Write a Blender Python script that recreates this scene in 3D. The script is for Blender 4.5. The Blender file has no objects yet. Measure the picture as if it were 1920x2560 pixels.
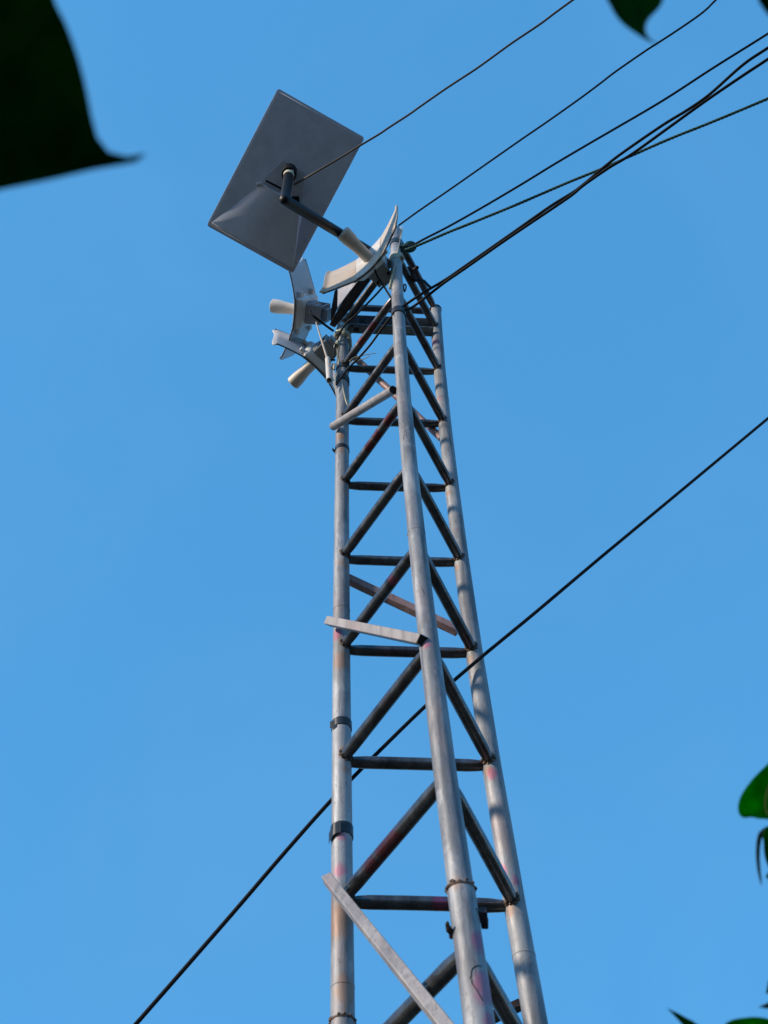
import bpy, bmesh, math, random
from mathutils import Vector, Matrix
R = math.radians
random.seed(7)
sc = bpy.context.scene
COL = sc.collection

# ------------------------------------------------------------------ camera
CH = 1.6                                   # eye height
FPX, PITCH, ROLL = 2706.0, R(55.062), R(-2.842)
_fw = Vector((0, math.cos(PITCH), math.sin(PITCH)))
_rt = Vector((1, 0, 0)); _up = _rt.cross(_fw)
RT = _rt*math.cos(ROLL) + _up*math.sin(ROLL)
UP = -_rt*math.sin(ROLL) + _up*math.cos(ROLL)
FW = _fw
EYE = Vector((0, 0, CH))
cd = bpy.data.cameras.new("camera"); cam = bpy.data.objects.new("camera", cd); COL.objects.link(cam)
cam.matrix_world = Matrix(((RT.x, UP.x, -FW.x, 0), (RT.y, UP.y, -FW.y, 0), (RT.z, UP.z, -FW.z, CH), (0, 0, 0, 1)))
cd.sensor_fit = 'VERTICAL'; cd.sensor_height = 36; cd.lens = FPX/2560*36
cd.clip_start = 0.05; cd.clip_end = 5000
cd.dof.use_dof = True; cd.dof.focus_distance = 3.5; cd.dof.aperture_fstop = 7.5
sc.camera = cam

def at(px, py, d):                          # a pixel of the photograph at depth d -> world point
    return EYE + d*(FW + RT*(px-960)/FPX - UP*(py-1280)/FPX)
def at_z(px, py, z):                        # ... on the level plane z above the eye
    v = FW + RT*(px-960)/FPX - UP*(py-1280)/FPX
    return EYE + v*(z/v.z)

# ------------------------------------------------------------------ sky, sun, exposure
SUN_EL, SUN_AZ = 26.0, -118.0               # azimuth clockwise from +Y (the way the camera looks)
w = bpy.data.worlds.new("World"); sc.world = w; w.use_nodes = True
nt = w.node_tree
sky = nt.nodes.new('ShaderNodeTexSky'); sky.sky_type = 'NISHITA'; sky.sun_disc = False
sky.sun_elevation = R(SUN_EL); sky.sun_rotation = R(SUN_AZ)
sky.air_density = 1.0; sky.dust_density = 0.3; sky.ozone_density = 3.0; sky.altitude = 0
bg = nt.nodes['Background']; bg.inputs[1].default_value = 0.15
# deep clear blue overhead, the plain sky towards the horizon
gm = nt.nodes.new('ShaderNodeGamma'); gm.inputs[1].default_value = 0.2; nt.links.new(sky.outputs[0], gm.inputs[0])
tint = nt.nodes.new('ShaderNodeMix'); tint.data_type = 'RGBA'; tint.blend_type = 'MULTIPLY'; tint.inputs[0].default_value = 1
tint.inputs[7].default_value = (0.61, 2.27, 4.22, 1); nt.links.new(gm.outputs[0], tint.inputs[6])
wc = nt.nodes.new('ShaderNodeTexCoord'); sx = nt.nodes.new('ShaderNodeSeparateXYZ'); nt.links.new(wc.outputs['Generated'], sx.inputs[0])
hz = nt.nodes.new('ShaderNodeMapRange'); hz.interpolation_type = 'SMOOTHSTEP'; hz.inputs[1].default_value = .0; hz.inputs[2].default_value = .22
nt.links.new(sx.outputs[2], hz.inputs[0])
wm = nt.nodes.new('ShaderNodeMix'); wm.data_type = 'RGBA'; nt.links.new(hz.outputs[0], wm.inputs[0])
nt.links.new(sky.outputs[0], wm.inputs[6]); nt.links.new(tint.outputs[2], wm.inputs[7]); 
cn = nt.nodes.new('ShaderNodeTexNoise'); cn.inputs['Scale'].default_value = 2.6; cn.inputs['Detail'].default_value = 5; cn.inputs['Distortion'].default_value = .6
nt.links.new(wc.outputs['Generated'], cn.inputs['Vector'])
cr = nt.nodes.new('ShaderNodeMapRange'); cr.inputs[1].default_value = .40; cr.inputs[2].default_value = .72; cr.inputs[3].default_value = 0; cr.inputs[4].default_value = .055
nt.links.new(cn.outputs['Fac'], cr.inputs[0])
cm = nt.nodes.new('ShaderNodeMix'); cm.data_type = 'RGBA'; nt.links.new(cr.outputs[0], cm.inputs[0])
nt.links.new(wm.outputs[2], cm.inputs[6]); cm.inputs[7].default_value = (2.6, 4.0, 5.6, 1); nt.links.new(cm.outputs[2], bg.inputs[0])   # the thinnest veil of high cloud
sd = bpy.data.lights.new("sun", 'SUN'); sun = bpy.data.objects.new("sun", sd); COL.objects.link(sun)
sd.energy = 4.6; sd.angle = R(4); sd.color = (1.0, 0.84, 0.66)
sdir = Vector((math.sin(R(SUN_AZ))*math.cos(R(SUN_EL)), math.cos(R(SUN_AZ))*math.cos(R(SUN_EL)), math.sin(R(SUN_EL))))
sun.rotation_euler = sdir.to_track_quat('Z', 'Y').to_euler(); sun.location = sdir*50
sc.view_settings.view_transform = 'Standard'; sc.view_settings.look = 'None'
sc.view_settings.exposure = 0.0; sc.view_settings.gamma = 1

# ------------------------------------------------------------------ materials
def mat(name, col, rough=0.5, metal=0.0, spec=0.5):
    m = bpy.data.materials.new(name); m.use_nodes = True
    b = m.node_tree.nodes['Principled BSDF']
    b.inputs['Base Color'].default_value = (*col, 1); b.inputs['Roughness'].default_value = rough
    b.inputs['Metallic'].default_value = metal; b.inputs['Specular IOR Level'].default_value = spec
    return m
class NT:
    def __init__(s, m):
        s.t = m.node_tree; s.b = s.t.nodes['Principled BSDF']
        s.tc = s.t.nodes.new('ShaderNodeTexCoord')
    def n(s, ty, **k):
        nd = s.t.nodes.new(ty)
        for a, v in k.items(): setattr(nd, a, v)
        return nd
    def l(s, a, b): s.t.links.new(a, b)
    def noise(s, scale, vecscale=(1, 1, 1), detail=4, rough=0.6):
        mp = s.n('ShaderNodeMapping'); mp.inputs['Scale'].default_value = vecscale
        s.l(s.tc.outputs['Object'], mp.inputs['Vector'])
        nz = s.n('ShaderNodeTexNoise'); nz.inputs['Scale'].default_value = scale
        nz.inputs['Detail'].default_value = detail; nz.inputs['Roughness'].default_value = rough
        s.l(mp.outputs[0], nz.inputs['Vector']); return nz.outputs['Fac']
    def rng(s, fac, a, b, c=0.0, d=1.0, smooth=False):
        r = s.n('ShaderNodeMapRange'); s.l(fac, r.inputs[0])
        if smooth: r.interpolation_type = 'SMOOTHSTEP'
        r.inputs[1].default_value = a; r.inputs[2].default_value = b; r.inputs[3].default_value = c; r.inputs[4].default_value = d
        return r.outputs[0]
    def mix(s, fac, a, b):
        m = s.n('ShaderNodeMix', data_type='RGBA')
        if isinstance(fac, float): m.inputs[0].default_value = fac
        else: s.l(fac, m.inputs[0])
        for i, v in ((6, a), (7, b)):
            if isinstance(v, tuple): m.inputs[i].default_value = (*v, 1)
            else: s.l(v, m.inputs[i])
        return m.outputs[2]
    def mul(s, a, b):
        m = s.n('ShaderNodeMath', operation='MULTIPLY'); s.l(a, m.inputs[0])
        if isinstance(b, float): m.inputs[1].default_value = b
        else: s.l(b, m.inputs[1])
        return m.outputs[0]
    def mx(s, a, b):
        m = s.n('ShaderNodeMath', operation='MAXIMUM'); s.l(a, m.inputs[0]); s.l(b, m.inputs[1]); return m.outputs[0]
    def bump(s, h, strength, dist):
        bp = s.n('ShaderNodeBump'); bp.inputs['Strength'].default_value = strength; bp.inputs['Distance'].default_value = dist
        s.l(h, bp.inputs['Height']); s.l(bp.outputs[0], s.b.inputs['Normal'])
    def blots(s, pts):                        # (object-space point, radius) -> mask with ragged edge
        wob = s.noise(38, detail=3); out = None
        add = s.n('ShaderNodeVectorMath', operation='MULTIPLY'); add.inputs[1].default_value = (1, 1, .62)
        s.l(s.tc.outputs['Object'], add.inputs[0])
        for p, r in pts:
            d = s.n('ShaderNodeVectorMath', operation='DISTANCE'); s.l(add.outputs[0], d.inputs[0])
            d.inputs[1].default_value = (p[0], p[1], p[2]*.62)
            q = s.n('ShaderNodeMath', operation='MULTIPLY_ADD'); s.l(wob, q.inputs[0]); q.inputs[1].default_value = r*1.1
            s.l(d.outputs['Value'], q.inputs[2])
            f = s.rng(q.outputs[0], r*1.55, r*.95, 0, 1, True)
            out = f if out is None else s.mx(out, f)
        return out

ROOT_T = Vector((0.06, 1.89, 0.0))           # the tower's foot
# leg node positions (relative to the eye), level -1 .. 8
ND = {-1: ((-.128, 2.008, 1.044), (.104, 1.611, 1.044), (.252, 2.061, 1.044)),
      0: ((-.131, 2.006, 1.424), (.094, 1.631, 1.424), (.241, 2.052, 1.424)),
      1: ((-.133, 2.003, 1.815), (.087, 1.648, 1.815), (.233, 2.044, 1.815)),
      2: ((-.135, 2.000, 2.215), (.082, 1.662, 2.215), (.229, 2.037, 2.215)),
      3: ((-.136, 1.996, 2.617), (.080, 1.672, 2.617), (.229, 2.031, 2.617)),
      4: ((-.136, 1.992, 3.019), (.081, 1.677, 3.019), (.232, 2.026, 3.019)),
      5: ((-.136, 1.987, 3.438), (.085, 1.679, 3.438), (.239, 2.022, 3.438)),
      6: ((-.136, 1.982, 3.842), (.092, 1.676, 3.842), (.249, 2.019, 3.842)),
      7: ((-.135, 1.977, 4.219), (.101, 1.670, 4.219), (.263, 2.017, 4.219)),
      8: ((-.133, 1.971, 4.619), (.113, 1.660, 4.619), (.280, 2.016, 4.619))}
for k in range(-2, -8, -1):                   # carried on down to the ground
    ND[k] = tuple(tuple(2*a-b for a, b in zip(ND[k+1][i], ND[k+2][i])) for i in range(3))
def node(k, i):
    k0 = max(-7, min(7, math.floor(k))); t = k-k0
    return EYE + Vector(ND[k0][i]).lerp(Vector(ND[k0+1][i]), t)
def leg_at_z(i, z):                           # leg axis at world height z
    for k in range(-7, 8):
        a, b = node(k, i), node(k+1, i)
        if z <= b.z or k == 7: return a.lerp(b, (z-a.z)/(b.z-a.z))
def leg_px(i, py, front=0.0):                 # leg axis where it crosses picture row py, moved towards the eye
    best = None
    for s in range(0, 900):
        p = node(-3+s*11/900, i); v = p-EYE; d = v.dot(FW); yy = 1280-FPX*v.dot(UP)/d
        if best is None or abs(yy-py) < best[0]: best = (abs(yy-py), p, d)
    p = best[1]; return p - (p-EYE).normalized()*front, best[2]
def leg_depth(i, py): return leg_px(i, py)[1]
RAD = (0.0240, 0.0230, 0.0243)

def metal(name, lo, hi, metalness, rough, pink=(), rust=(), maroon=(), maroon_amt=0.0, bmp=.25, amt=1.0):
    m = mat(name, hi, rough, metalness); N = NT(m)
    base = N.mix(N.rng(N.noise(22, (1, 1, .12), 6, .65), .32, .68), lo, hi)
    base = N.mix(N.mul(N.rng(N.noise(7, (1, 1, .5), 5), .48, .66), .55*amt), base, tuple(c*1.25 for c in hi))
    base = N.mix(N.mul(N.rng(N.noise(48, (1, 1, .05), 4, .7), .52, .68), .75*amt), base, tuple(c*.55 for c in lo))
    base = N.mix(N.mul(N.rng(N.noise(100, (1, 1, .5), 5, .75), .58, .68), .65*amt), base, tuple(c*.45 for c in lo))
    base = N.mix(N.mul(N.rng(N.noise(13, (1, 1, .30), 5, .65), .50, .64), .55*amt), base, tuple(c*.72 for c in lo))
    base = N.mix(N.mul(N.rng(N.noise(16, (1, 1, .5), 5, .7), .57, .70), .45*amt), base, tuple(min(1, c*1.45) for c in hi))
    base = N.mix(N.mul(N.rng(N.noise(9, (1, 1, .35), 4), .55, .70), .40*amt), base, (hi[0]*.85, hi[0]*.58, hi[0]*.54))
    if maroon_amt:
        base = N.mix(N.mul(N.rng(N.noise(4.5, (1, 1, 1), 4), .52, .62), maroon_amt), base, (.09, .022, .030))
    if rust: base = N.mix(N.mul(N.blots(rust), .55), base, (.33, .17, .09))
    if maroon: base = N.mix(N.mul(N.blots(maroon), .70), base, (.16, .02, .03))
    if pink: base = N.mix(N.mul(N.blots(pink), .58), base, (.42, .07, .17))
    N.l(base, N.b.inputs['Base Color'])
    N.l(N.rng(N.noise(30, (1, 1, .3), 5), .3, .7, rough-.10, rough+.14), N.b.inputs['Roughness'])
    N.bump(N.noise(60, (1, 1, .25), 6, .7), bmp, .004)
    return m
def on_leg(i, py, dx=0.0):
    p, d = leg_px(i, py, RAD[i]); return tuple(p + RT*dx - ROOT_T)
def on_bar(px, py, k, i, j):
    a, b = node(k, i), node(k, j); best = None
    for s in range(101):
        p = a.lerp(b, s/100); v = p-EYE; x = 960+FPX*v.dot(RT)/v.dot(FW)
        if best is None or abs(x-px) < best[0]: best = (abs(x-px), p)
    p = best[1]; return tuple(p-(p-EYE).normalized()*.014-ROOT_T)
PINK = [(on_leg(1, 881, .006), .012), (on_leg(1, 952, .004), .012), (on_leg(1, 2355, .016), .017), (on_leg(1, 2467, .014), .024),
        (on_leg(1, 2556, .016), .016), (on_leg(0, 2178, -.004), .020), (on_leg(2, 1936, -.002), .016), (on_leg(2, 2172, -.012), .013),
        (on_leg(2, 2200, .010), .013), (on_leg(1, 1619, -.004), .013), (on_leg(0, 1588, -.010), .018), (on_leg(2, 860, -.008), .022),
        (on_leg(2, 1000, -.006), .016), (on_leg(0, 2090, .0), .016), (on_leg(1, 1321, .0), .010), (on_leg(2, 1330, .0), .012)]
RUST = [(on_leg(0, 1096, -.004), .026), (on_leg(0, 1130, .0), .02), (on_leg(0, 2300, -.006), .04), (on_leg(0, 1655, .0), .03),
        (on_leg(0, 1410, .0), .02), (on_leg(0, 1885, .004), .02), (on_leg(1, 2210, -.004), .014), (on_leg(0, 2480, .006), .03)] + [(on_leg(0, y_+20, .010), .013) for y_ in (2255, 1905, 1625, 1399, 1214, 1052)] + [(on_leg(2, y_+14, -.012), .013) for y_ in (2266, 1915, 1634, 1406, 1221)]
BPINK = [(on_bar(982, 1438, 2, 0, 1), .018), (on_bar(1100, 2252, 0, 0, 2), .022)]
BMAR = [(on_bar(972, 1050, 4, 0, 1), .03), (on_bar(945, 1095, 4, 0, 1), .03), (on_bar(925, 1130, 4, 0, 1), .03),
        (on_bar(930, 2165, 0, 0, 1), .035), (on_bar(960, 2125, 0, 0, 1), .035), (on_bar(985, 2085, 0, 0, 1), .03),
        (on_bar(931, 820, 6, 0, 1), .03), (on_bar(905, 850, 6, 0, 1), .03)]
M_LEG = metal('weathered_silver_paint', (.135, .143, .165), (.37, .385, .415), .20, .54, PINK, RUST)
M_BAR = metal('weathered_shaded_bar_paint', (.052, .055, .064), (.175, .182, .198), .70, .27, BPINK, (), BMAR, .28, bmp=.08, amt=.45)  # same paint as the legs, darkened to hold the underside shade
M_BRACE = metal('pale_square_tube_paint', (.25, .23, .235), (.37, .345, .345), .10, .55, bmp=.08)
M_PINKBRACE = metal('primer_tinted_channel', (.20, .12, .12), (.36, .24, .24), .2, .55)
M_DARK = mat('dark_rusty_steel', (.02, .018, .02), .75)
_n = NT(M_DARK); _n.l(_n.mix(_n.rng(_n.noise(60), .4, .65), (.014, .012, .016), (.045, .022, .022)), _n.b.inputs['Base Color']); _n.bump(_n.noise(120), .5, .003)
M_WELD = mat('brown_weld_bead', (.16, .11, .09), .7, .3)
_n = NT(M_WELD); _n.l(_n.mix(_n.rng(_n.noise(150), .4, .65), (.05, .035, .03), (.30, .21, .17)), _n.b.inputs['Base Color']); _n.bump(_n.noise(220), .8, .003)
M_INSIDE = mat('black_pipe_interior', (.008, .008, .010), .9)
M_GALV = metal('galvanised_channel_steel', (.14, .18, .22), (.30, .35, .40), .5, .45)
def plastic(name, col, dirty, rough, ribs=False):
    m = mat(name, col, rough); N = NT(m)
    c = N.mix(N.rng(N.noise(18, detail=5), .40, .75), col, tuple(a*b for a, b in zip(col, dirty)))
    c = N.mix(N.mul(N.rng(N.noise(160, detail=3), .62, .72), .4), c, tuple(a*.55 for a in col))
    if ribs:
        mp = N.n('ShaderNodeMapping'); mp.inputs['Rotation'].default_value = (R(28), 0, 0); N.l(N.tc.outputs['Object'], mp.inputs[0])
        wv = N.n('ShaderNodeTexWave', wave_type='BANDS', bands_direction='Z'); wv.inputs['Scale'].default_value = 42; wv.inputs['Distortion'].default_value = .4
        N.l(mp.outputs[0], wv.inputs['Vector'])
        c = N.mix(N.mul(N.rng(wv.outputs['Fac'], .35, .75, 1, 0), .40), c, tuple(a*.42 for a in col))
        N.bump(wv.outputs['Fac'], .25, .002)
    else: N.bump(N.noise(90), .12, .002)
    N.l(c, N.b.inputs['Base Color']); return m
M_WHITE = plastic('aged_white_plastic', (.66, .65, .64), (.80, .74, .66), .45)
M_RIB = plastic('ribbed_reflector_plastic', (.65, .555, .465), (.88, .80, .70), .5, True)  # tan base colour takes in both dirt and warm sunlight
M_RIBW = plastic('clean_shaded_ribbed_plastic', (.60, .60, .625), (.90, .88, .86), .5, True)  # cooler grey copy with the shaded side's tone in its colour
M_FEED = plastic('cream_feed_plastic', (.66, .61, .56), (.80, .74, .70), .5)
M_GREYP = plastic('grey_radio_plastic', (.30, .32, .35), (.85, .85, .85), .45)
M_PANEL = plastic('slate_grey_panel_back', (.54, .60, .78), (.84, .82, .86), .6)
M_PANEL2 = plastic('slate_grey_hub', (.48, .52, .66), (.76, .70, .70), .6)
M_PIPE = plastic('dark_grey_mast', (.007, .009, .014), (.8, .8, .8), .42)
M_PIPE.node_tree.nodes['Principled BSDF'].inputs['Specular IOR Level'].default_value = .25
M_BLACK = plastic('black_cable_sheath', (.005, .006, .009), (.8, .8, .8), .6)
M_NAVY = plastic('blue_black_cable_sheath', (.005, .010, .022), (.8, .8, .8), .5)
for m_ in (M_BLACK, M_NAVY): m_.node_tree.nodes['Principled BSDF'].inputs['Specular IOR Level'].default_value = .15
M_TAN = plastic('grey_beige_cable_sheath', (.075, .060, .056), (.8, .8, .8), .55)
M_TAPE = plastic('black_vinyl_tape', (.020, .024, .032), (.7, .7, .7), .40)
M_ROPE = mat('green_twisted_rope', (.03, .10, .09), .8)
M_TIE = plastic('cream_cable_tie', (.55, .52, .42), (.85, .82, .70), .6)
M_WRAP = plastic('pale_green_plastic_wrap', (.46, .50, .42), (.8, .8, .75), .5)
M_SILVER = mat('bare_clamp_steel', (.45, .42, .38), .35, .8)
def leafmat(name, col, trans, tcol, spec):
    m = mat(name, col, .5, 0, spec); N = NT(m)
    c = N.mix(N.rng(N.noise(60), .35, .7), col, tuple(a*.7 for a in col)); N.l(c, N.b.inputs['Base Color'])
    tr = N.n('ShaderNodeBsdfTranslucent'); tr.inputs[0].default_value = (*tcol, 1); N.l(N.mix(N.rng(N.noise(45, detail=5), .32, .68), tcol, tuple(a*.5 for a in tcol)), tr.inputs[0])
    mx = N.n('ShaderNodeMixShader'); mx.inputs[0].default_value = trans; mx.inputs[0].default_value = trans
    o = m.node_tree.nodes['Material Output']; N.l(N.b.outputs[0], mx.inputs[1]); N.l(tr.outputs[0], mx.inputs[2]); N.l(mx.outputs[0], o.inputs[0])
    return m
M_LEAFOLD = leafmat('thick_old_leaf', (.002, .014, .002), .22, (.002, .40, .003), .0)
M_LEAF = leafmat('green_leaf', (.002, .035, .002), .40, (.005, .42, .004), .05)
M_LEAFY = leafmat('young_leaf', (.004, .070, .002), .60, (.016, .66, .006), .06)
M_LEAFPALE = leafmat('pale_leaf_underside', (.10, .13, .12), .25, (.06, .22, .08), .1)
M_RIBL = mat('yellow_leaf_midrib', (.30, .33, .05), .5)
M_STEM = mat('green_brown_stem', (.07, .06, .03), .8)

# ------------------------------------------------------------------ mesh helpers
class MB:
    def __init__(s): s.v = []; s.f = []
    def frame(s, d, ref=None):
        d = d.normalized(); ref = ref or (Vector((0, 0, 1)) if abs(d.z) < .9 else Vector((0, 1, 0)))
        x = ref.cross(d).normalized(); return x, d.cross(x)
    def tube(s, pts, rad, n=12, caps=True, sq=None):
        pts = [Vector(p) for p in pts]; rad = rad if isinstance(rad, (list, tuple)) else [rad]*len(pts)
        b = len(s.v); x = None
        for i, p in enumerate(pts):
            d = (pts[min(i+1, len(pts)-1)]-pts[max(i-1, 0)]).normalized()
            if x is None: x, _ = s.frame(d)
            x = (x-d*x.dot(d)).normalized(); y = d.cross(x)
            fl = sq[i] if sq else 1
            for k in range(n):
                a = 2*math.pi*k/n; s.v.append(p+x*(rad[i]*math.cos(a)*fl)+y*(rad[i]*math.sin(a)))
        for i in range(len(pts)-1):
            for k in range(n):
                q = (k+1) % n; s.f.append((b+i*n+k, b+i*n+q, b+(i+1)*n+q, b+(i+1)*n+k))
        if caps:
            s.f.append(tuple(b+k for k in range(n-1, -1, -1))); e = b+(len(pts)-1)*n; s.f.append(tuple(e+k for k in range(n)))
        return s
    def hollow(s, a, bb, r, n=20, t=.002, square=None, ref=None):   # open-ended pipe (round, or square when given a corner angle)
        a, bb = Vector(a), Vector(bb); d = (bb-a).normalized(); x, y = s.frame(d, ref); b = len(s.v)
        rings = ((a, r), (bb, r), (bb, r-t), (bb-d*min(.12, (bb-a).length*.4), r-t))
        for p, rr in rings:
            for k in range(n):
                an = 2*math.pi*(k+.5)/n; s.v.append(p+x*rr*math.cos(an)+y*rr*math.sin(an))
        for i in range(3):
            for k in range(n):
                q = (k+1) % n; s.f.append((b+i*n+k, b+i*n+q, b+(i+1)*n+q, b+(i+1)*n+k))
        s.f.append(tuple(b+k for k in range(n-1, -1, -1))); s.f.append(tuple(b+3*n+k for k in range(n)))
        return s
    def box(s, c, ax, half):                  # centre, three axes, half sizes
        b = len(s.v); c = Vector(c)
        for i in (-1, 1):
            for j in (-1, 1):
                for k in (-1, 1): s.v.append(c+Vector(ax[0])*half[0]*i+Vector(ax[1])*half[1]*j+Vector(ax[2])*half[2]*k)
        for q in ((0, 1, 3, 2), (4, 6, 7, 5), (0, 4, 5, 1), (2, 3, 7, 6), (0, 2, 6, 4), (1, 5, 7, 3)): s.f.append(tuple(b+i for i in q))
        return s
    def lathe(s, o, d, prof, n=24, ref=None):  # profile of (distance along d, radius)
        o, d = Vector(o), Vector(d).normalized(); x, y = s.frame(d, ref); b = len(s.v)
        for h, r in prof:
            for k in range(n):
                a = 2*math.pi*k/n; s.v.append(o+d*h+x*r*math.cos(a)+y*r*math.sin(a))
        for i in range(len(prof)-1):
            for k in range(n):
                q = (k+1) % n; s.f.append((b+i*n+k, b+i*n+q, b+(i+1)*n+q, b+(i+1)*n+k))
        s.f.append(tuple(b+k for k in range(n-1, -1, -1))); e = b+(len(prof)-1)*n; s.f.append(tuple(e+k for k in range(n)))
        return s
    def sheet(s, fn, nu, nv, th):             # fn(u,v)->(point, normal): a solid sheet
        b = len(s.v); m = (nu+1)*(nv+1); lo = []
        for i in range(nu+1):
            for j in range(nv+1):
                p, nn = fn(i/nu, j/nv); s.v.append(p); lo.append(p-nn*th)
        s.v += lo
        g = lambda i, j: b+i*(nv+1)+j
        for i in range(nu):
            for j in range(nv):
                s.f.append((g(i, j), g(i+1, j), g(i+1, j+1), g(i, j+1)))
                s.f.append((g(i, j)+m, g(i, j+1)+m, g(i+1, j+1)+m, g(i+1, j)+m))
        for i in range(nu):
            s.f.append((g(i, 0)+m, g(i+1, 0)+m, g(i+1, 0), g(i, 0))); s.f.append((g(i, nv), g(i+1, nv), g(i+1, nv)+m, g(i, nv)+m))
        for j in range(nv):
            s.f.append((g(0, j), g(0, j+1), g(0, j+1)+m, g(0, j)+m)); s.f.append((g(nu, j)+m, g(nu, j+1)+m, g(nu, j+1), g(nu, j)))
        return s
    def poly(s, pts, nrm, th):                # flat plate of some thickness
        b = len(s.v); n = len(pts); nrm = Vector(nrm)
        s.v += [Vector(p)+nrm*th/2 for p in pts]+[Vector(p)-nrm*th/2 for p in pts]
        s.f.append(tuple(b+i for i in range(n))); s.f.append(tuple(b+n+i for i in range(n-1, -1, -1)))
        for i in range(n): j = (i+1) % n; s.f.append((b+i, b+n+i, b+n+j, b+j))
        return s
    def build(s, name, m, parent=None, off=None, bevel=0.0, ang=35):
        me = bpy.data.meshes.new(name); off = Vector(off) if off is not None else Vector((0, 0, 0))
        me.from_pydata([Vector(v)-off for v in s.v], [], s.f)
        bm = bmesh.new(); bm.from_mesh(me); bmesh.ops.recalc_face_normals(bm, faces=bm.faces); bm.to_mesh(me); bm.free()
        me.materials.append(m); me.shade_smooth(); me.set_sharp_from_angle(angle=R(ang))
        o = bpy.data.objects.new(name, me); COL.objects.link(o)
        if parent: o.parent = parent
        elif off.length: o.location = off
        if bevel:
            bv = o.modifiers.new('bevel', 'BEVEL'); bv.width = bevel; bv.segments = 2; bv.limit_method = 'ANGLE'; bv.angle_limit = R(40)
        return o
def tag(o, label, cat, group=None, kind=None):
    if label: o['label'] = label
    if cat: o['category'] = cat
    if group: o['group'] = group
    if kind: o['kind'] = kind
    return o
def thing(name, loc, label, cat, group=None, rot=None):
    o = bpy.data.objects.new(name, None); COL.objects.link(o); o.empty_display_size = .1
    o.location = loc
    if rot is not None: o.rotation_euler = rot.to_euler()
    return tag(o, label, cat, group)
def smooth(pts, n=8):                          # Catmull-Rom through points
    P = [Vector(p) for p in pts]; out = []
    for i in range(len(P)-1):
        a = P[i-1] if i else P[0]*2-P[1]; b, c = P[i], P[i+1]; d = P[i+2] if i+2 < len(P) else P[-1]*2-P[-2]
        for k in range(n):
            t = k/n; out.append(.5*((2*b)+(c-a)*t+(2*a-5*b+4*c-d)*t*t+(3*b-a-3*c+d)*t**3))
    return out+[P[-1]]

# ------------------------------------------------------------------ ground
g = MB(); N_ = 40
def gz(x, y):
    r = math.hypot(x, y)
    return 0 if r > 60 else .03*math.sin(x*1.3+.4)*math.cos(y*1.1) - .02
vals = sorted(set([-2000, -800, -300, -120] + [i*3 for i in range(-20, 21)] + [120, 300, 800, 2000]))
for yv in vals:
    for xv in vals: g.v.append(Vector((xv, yv, gz(xv, yv))))
nn = len(vals)
for i in range(nn-1):
    for j in range(nn-1): g.f.append((i*nn+j, i*nn+j+1, (i+1)*nn+j+1, (i+1)*nn+j))
M_GROUND = mat('dark_soil_and_grass', (.035, .045, .02), .95)
_n = NT(M_GROUND); _n.l(_n.mix(_n.rng(_n.noise(1.5), .4, .6), (.016, .028, .010), (.035, .028, .02)), _n.b.inputs['Base Color'])
tag(g.build('ground', M_GROUND), None, None, None, 'structure')

# ------------------------------------------------------------------ the tower
tower = thing('lattice_tower', ROOT_T, 'tall weathered silver lattice tower of three welded pipe legs and crossbars', 'tower')
def part(mb, name, m, label=None, bevel=0, parent=tower, ang=35):
    o = mb.build(name, m, parent, ROOT_T, bevel, ang)
    if label: o['label'] = label
    return o
KB = -5.4                                       # the level that lies at the ground
def legpath(i, k0, k1, n=60):
    ps = [node(k0+(k1-k0)*t/n, i) for t in range(n+1)]; ps = [p for p in ps if p.z > -.05]; return ps
kt = (7.25, 7.62, 7.5)
legs = []
for i in range(3):
    if i == 1:
        joint = leg_px(1, 2222)[0]
        lo = [p for p in legpath(1, -7, 8, 300) if p.z <= joint.z]; hi = [p for p in legpath(1, -7, kt[1], 300) if p.z > joint.z-.03]
        m = MB().tube(hi, RAD[1], 24)
        m2 = lo+[joint]
        m.tube(m2, .0244, 24)
        lg = part(m, 'leg', M_LEG)
        ring = MB()
        ring.lathe(joint-Vector((0, 0, .004)), (0, 0, 1), [(-.003, .0235), (.0, .0262), (.003, .0262), (.006, .0232)], 24)
        for q in range(40):
            a = random.uniform(0, 6.28); p = joint+Vector((math.cos(a)*.0248, math.sin(a)*.0248, random.uniform(-.003, .004)))
            ring.lathe(p-Vector((0, 0, .003)), (random.uniform(-.4, .4), random.uniform(-.4, .4), 1), [(0, .0015), (.003, .0035), (.006, .0012)], 6)
        part(ring, 'weld_seam', M_WELD, parent=tower)
    else:
        lg = part(MB().tube(legpath(i, -7, kt[i], 200), RAD[i], 24), 'leg', M_LEG)
    legs.append(lg)
def seam_ring(i, py, n, size, name):
    c = leg_px(i, py)[0]; m = MB(); r = RAD[i]
    m.lathe(c-Vector((0, 0, .003)), (0, 0, 1), [(0, r-.0004), (.0015, r+size*.5), (.0045, r+size*.5), (.006, r-.0004)], 24)
    for q in range(n):
        a = random.uniform(0, 6.28); p = c+Vector((math.cos(a)*(r+size*.2), math.sin(a)*(r+size*.2), random.uniform(-.004, .004)))
        m.lathe(p-Vector((0, 0, .003)), (random.uniform(-.5, .5), random.uniform(-.5, .5), 1), [(0, .0012), (.003, size), (.006, .001)], 6)
    part(m, name, M_WELD if n > 8 else M_LEG, parent=tower)
seam_ring(0, 2556, 46, .0034, 'weld_seam')
seam_ring(0, 2472, 3, .0016, 'weld_seam'); seam_ring(0, 1528, 4, .0016, 'weld_seam'); seam_ring(1, 1336, 3, .0014, 'weld_seam'); seam_ring(2, 1003, 3, .0016, 'weld_seam'); seam_ring(2, 2390, 3, .0014, 'weld_seam')
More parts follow.
